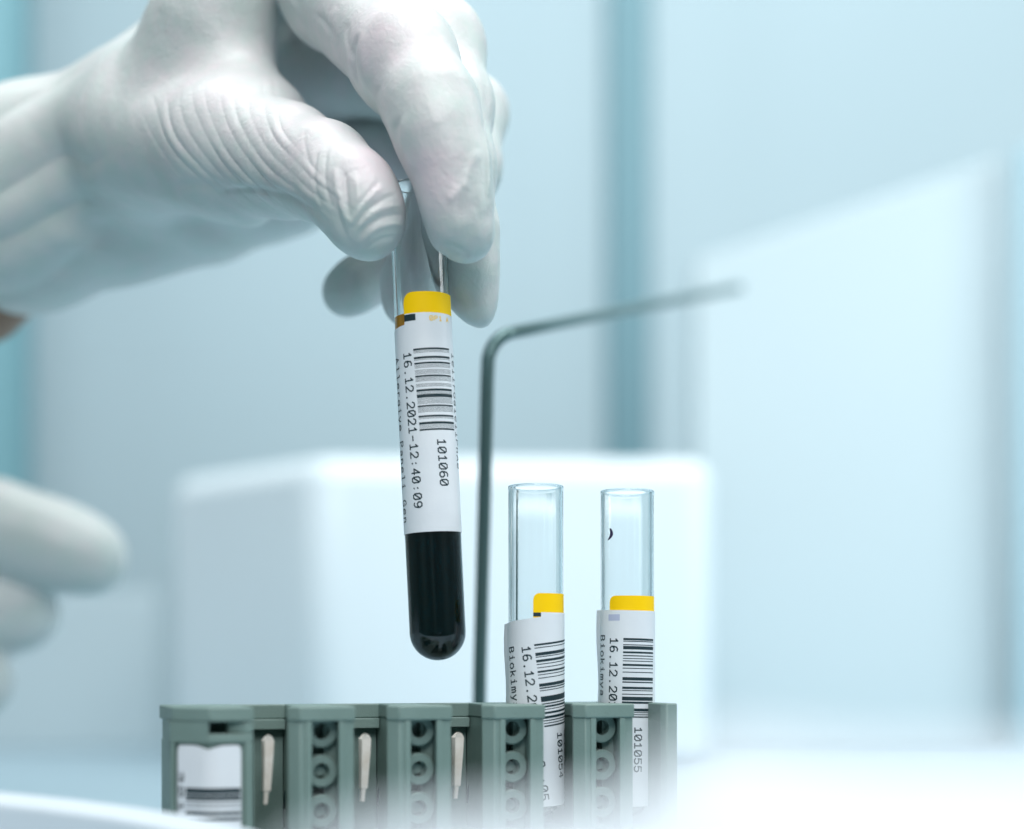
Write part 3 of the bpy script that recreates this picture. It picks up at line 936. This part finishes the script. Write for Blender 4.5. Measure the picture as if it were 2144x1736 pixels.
def main_hand():
    F = Field((-175, 328, 66), (30, 525, 205), .72)
    # palm and wrist
    palm = F.new()
    wrist = [(-420, 400, 500, 195), (-180, 408, 480, 200), (60, 416, 464, 206)]
    chain(F, palm, wrist, 10)
    for a, b, r0, r1 in [
        ((60, 380, 460), (320, 260, 436), 178, 142),
        ((60, 440, 467), (350, 380, 456), 198, 158),
        ((320, 260, 438), (570, -120, 440), 140, 80),
        ((320, 280, 444), (640, 20, 456), 146, 88),
        ((350, 330, 458), (650, 190, 466), 162, 92),
        ((350, 380, 462), (660, 345, 468), 150, 88),
        ((300, 440, 468), (600, 400, 472), 120, 88)]:
        F.cone(palm, W3(*a), W3(*b), pxr(r0, a[2]), pxr(r1, b[2]), 11)
    # thumb, with the web of skin that runs up to the forefinger
    th = F.new()
    chain(F, th, [(310, 300, 420, 146), (490, 315, 394, 138), (602, 337, 378, 106), (681, 362, 364, 93), (737, 403, 354, 82), (765, 450, 352, 67), (770, 473, 352, 62)], 7)
    chain(F, th, [(360, 230, 420, 138), (450, 45, 404, 114), (508, -120, 396, 84)], 9)
    F.cone(th, W3(430, 150, 408), W3(560, 250, 396), pxr(112, 408), pxr(70, 396), 10)
    res = smin(palm, th, 12)
    fingers = [
        # index
        ([(590, -170, 426, 108), (700, -15, 390, 107), (845, 125, 360, 106), (902, 225, 351, 92), (920, 290, 348.5, 84), (946, 360, 348, 74), (957, 430, 348, 67), (966, 478, 348.3, 59), (978, 494, 348.6, 47)], 5, 6),
        # middle
        ([(640, -90, 435, 105), (790, 0, 405, 102), (915, 98, 388, 94), (947, 225, 378, 81), (962, 350, 371, 75), (964, 480, 367, 72), (976, 570, 368, 60), (990, 618, 369, 47)], 5, 8),
        # ring
        ([(660, 150, 452, 92), (840, 150, 436, 92), (980, 240, 416, 79), (972, 350, 404, 72), (928, 470, 393, 68), (868, 590, 388, 62), (856, 636, 388, 54)], 5, 8),
        # little
        ([(660, 330, 466, 84), (830, 330, 457, 78), (930, 380, 440, 68), (900, 480, 425, 60), (805, 562, 412, 56), (744, 600, 409, 50), (722, 615, 409, 45)], 5, 8)]
    for nodes, k, kp in fingers:
        d = F.new()
        chain(F, d, nodes, k)
        fp = smin(palm, d, kp)
        res = smin(res, fp, .9)
    # loose latex tip of the middle finger and web between the fingers
    V, Q = surface_nets(res, F.lo, F.h)
    V = relax(V, Q, 3, .45)
    me = fast_mesh('tmp', V, Q)
    V, N, Q = subdivided(me)
    bpy.data.meshes.remove(me)

    # ---- latex folds, real relief on the surface
    k = S * V[:, 1] / FD
    px = V[:, 0] / k + 1072; py = HY - V[:, 2] / k
    front = np.clip(-N[:, 1] * 1.6 + .15, 0, 1)
    sm = lambda a, b, x: np.clip((x - a) / (b - a), 0, 1) ** 2 * (3 - 2 * np.clip((x - a) / (b - a), 0, 1))
    win = lambda x, a, b, w: sm(a - w, a + w, x) * (1 - sm(b - w, b + w, x))
    disp = np.zeros(len(V))
    n1 = vnoise(V * .09, 1); n2 = vnoise(V * .3, 2); n3 = vnoise(V * .8, 3)
    near = (V[:, 1] < 462)
    # pleats over the ball of the thumb
    t = np.clip((py - 185) / 255, 0, 1.3)
    g_ = px - 175 * t ** 2.1 - 10 * n1
    ph = g_ / 29.0 + .9 * n1 + .12 * n2
    w_ = win(g_, 300, 585, 30) * win(py, 212 - (px - 350) * .12, 432, 40) * front * near
    prof = np.abs(np.sin(math.pi * ph)) ** .75
    amp = .33 * (1 + .6 * np.sin(np.floor(ph) * 2.4)) * (.75 + .4 * n2)
    disp += w_ * amp * (prof - .6)
    # deep fold under the thumb base
    fold = lambda x0, y0, x1, y1, bow, wid, a_, off=0: _fold(px, py, x0, y0, x1, y1, bow, wid, a_) * front * near
    for args in [
        (440, 408, 690, 468, 36, 8, -.75), (330, 400, 600, 490, 50, 12, -.35),
        (690, 300, 700, 440, -16, 5, -.3), (672, 300, 686, 450, -22, 5, -.25),
        (702, 340, 742, 480, -14, 8, .5), (742, 360, 738, 480, 10, 9, .4), (722, 350, 732, 470, -2, 6, -.45),
        (728, 480, 812, 385, 10, 6, 0.26), (724, 476, 800, 372, 4, 5, -0.19), (735, 490, 842, 402, 16, 6, -0.26), (738, 494, 850, 430, 20, 7, 0.31),
        (742, 508, 858, 452, 22, 6, -0.31), (748, 520, 858, 474, 22, 7, 0.34), (756, 534, 850, 500, 16, 5, -0.19), (706, 400, 728, 500, -8, 5, -0.22),
        (700, 430, 755, 530, -12, 7, -0.19), (712, 340, 760, 330, 4, 8, 0.12), (716, 372, 752, 352, 3, 5, -0.15), (640, 262, 658, 360, -10, 5, -0.14),
        # index
        (752, 68, 757, 190, -14, 6, -.6), (768, 60, 772, 200, -12, 8, .25), (728, 40, 742, 130, -8, 7, -.3), (700, 10, 712, 120, -8, 8, .2),
        (838, 240, 850, 350, -16, 7, -.4), (852, 235, 862, 360, -14, 7, .3), (794, 175, 806, 245, -8, 6, -.25),
        (935, 425, 985, 385, 4, 11, .3), (972, 400, 1004, 310, 4, 10, .34), (950, 445, 1010, 440, 0, 24, -.38),
        (925, 510, 985, 540, 6, 6, -.3), (990, 430, 1000, 510, 6, 9, .2),
        (650, 20, 720, 150, 16, 8, -.3), (600, -10, 650, 130, 10, 8, .35),
        # middle
        (1012, 260, 1022, 420, 4, 5, .4), (1030, 320, 1040, 520, 4, 5, -.35), (1000, 120, 1018, 240, 8, 8, -.2)]:
        disp += fold(*args)
    # loose tip of the middle finger pulled into a corner
    tip = np.exp(-(((px - 1000) / 40) ** 2 + ((py - 655) / 36) ** 2)) * (V[:, 1] < 385) * (V[:, 1] > 355)
    # broad soft creases round the wrist
    wr = 1 - sm(140, 260, px)
    wph = (py + .55 * px) / 62 + 1.1 * n1
    disp += wr * 1.5 * (np.abs(np.sin(wph * 1.5)) - .6)
    low = win(py, 430, 620, 50) * win(px, 120, 560, 60)
    disp += low * .7 * np.sin((py - .42 * px) / 17 + 1.6 * n1)
    # general unevenness
    disp += .16 * n2 + .05 * n3 + .25 * n1
    V2 = V + N * disp[:, None]
    V2[:, 2] -= 2.4 * tip
    V2[:, 0] += 1.2 * tip
    # where the latex lies snug on the finger pads
    snug = .15 + .75 * np.exp(-(((px - 780) / 55) ** 2 + ((py - 350) / 60) ** 2)) + .8 * np.exp(-(((px - 905) / 60) ** 2 + ((py - 370) / 90) ** 2)) \
        + .35 * np.exp(-(((px - 640) / 90) ** 2 + ((py - 300) / 110) ** 2)) + .55 * np.exp(-(((px - 780) / 130) ** 2 + ((py - 90) / 100) ** 2)) \
        + .6 * np.exp(-(((px - 850) / 50) ** 2 + ((py - 600) / 110) ** 2)) + .3 * np.exp(-(((px - 420) / 160) ** 2 + ((py - 200) / 160) ** 2))
    root = W3(-120, 420, 470)
    me = fast_mesh('glove', (V2 - root) / 1000, Q)
    at = me.attributes.new('snug', 'FLOAT', 'POINT'); at.data.foreach_set('value', np.clip(snug, 0, 1).astype(np.float32))
    me.materials.append(M['glove'])
    # forearm skin is the body; the glove is worn on it
    arm = MB()
    pth = [W3(-900, 520, 530), W3(-500, 500, 505), W3(-250, 500, 488), W3(-60, 490, 476), W3(60, 455, 470)]
    rad = [pxr(300, 530), pxr(245, 505), pxr(236, 488), pxr(226, 476), pxr(150, 470)]
    arm.tube(pth, rad, 48)
    a = arm.build('gloved_hand', M['skin'], smooth=True, origin=tuple(root))
    tagged(a, 'hand in a thin white latex glove pinching the raised test tube', 'hand')
    o = bpy.data.objects.new('glove', me); COL.objects.link(o); o.parent = a
    return a

def _fold(px, py, x0, y0, x1, y1, bow, wid, a_):
    dx, dy = x1 - x0, y1 - y0
    L = math.hypot(dx, dy)
    t = ((px - x0) * dx + (py - y0) * dy) / L / L
    d = ((px - x0) * -dy + (py - y0) * dx) / L
    d = d - bow * 4 * t * (1 - t) * -1
    w = np.clip(t / .22, 0, 1) * np.clip((1 - t) / .22, 0, 1)
    w = w * w * (3 - 2 * w)
    return a_ * w * np.exp(-(d / wid) ** 2)

main_hand()

def second_hand():
    F = Field((-260, 470, -45), (-95, 620, 95), 1.6)
    D = F.new()
    Y = 540
    for nodes in [
        [(-420, 1010, Y + 20, 130), (-180, 1060, Y + 8, 112), (-10, 1105, Y, 92), (100, 1138, Y, 86), (170, 1162, Y, 78), (188, 1168, Y, 73)],
        [(-420, 1200, Y + 20, 120), (-150, 1255, Y + 4, 100), (-10, 1272, Y + 8, 92), (44, 1282, Y + 8, 80)],
        [(-400, 1360, Y + 20, 110), (-150, 1400, Y + 8, 90), (-62, 1425, Y + 4, 88)],
    ]:
        d = F.new(); chain(F, d, nodes, 8)
        D = smin(D, d, .8)
    F.cone(D, W3(-520, 1100, 575), W3(-420, 1300, 575), pxr(220, 560), pxr(220, 560), 20)
    V, Q = surface_nets(D, F.lo, F.h)
    V = relax(V, Q, 4, .5)
    o_ = W3(-300, 1200, Y)
    V = V + (.4 * vnoise(V * .12, 5))[:, None] * np.array([.3, .3, .9])
    me = fast_mesh('latex_hand', (V - o_) / 1000, Q)
    at = me.attributes.new('snug', 'FLOAT', 'POINT')
    at.data.foreach_set('value', np.full(len(V), .15, np.float32))
    me.materials.append(M['glove'])
    h = bpy.data.objects.new('gloved_hand', me); COL.objects.link(h)
    h.location = o_ / 1000
    tagged(h, 'blurred second gloved hand reaching in at the lower left, fingers curled', 'hand')
second_hand()
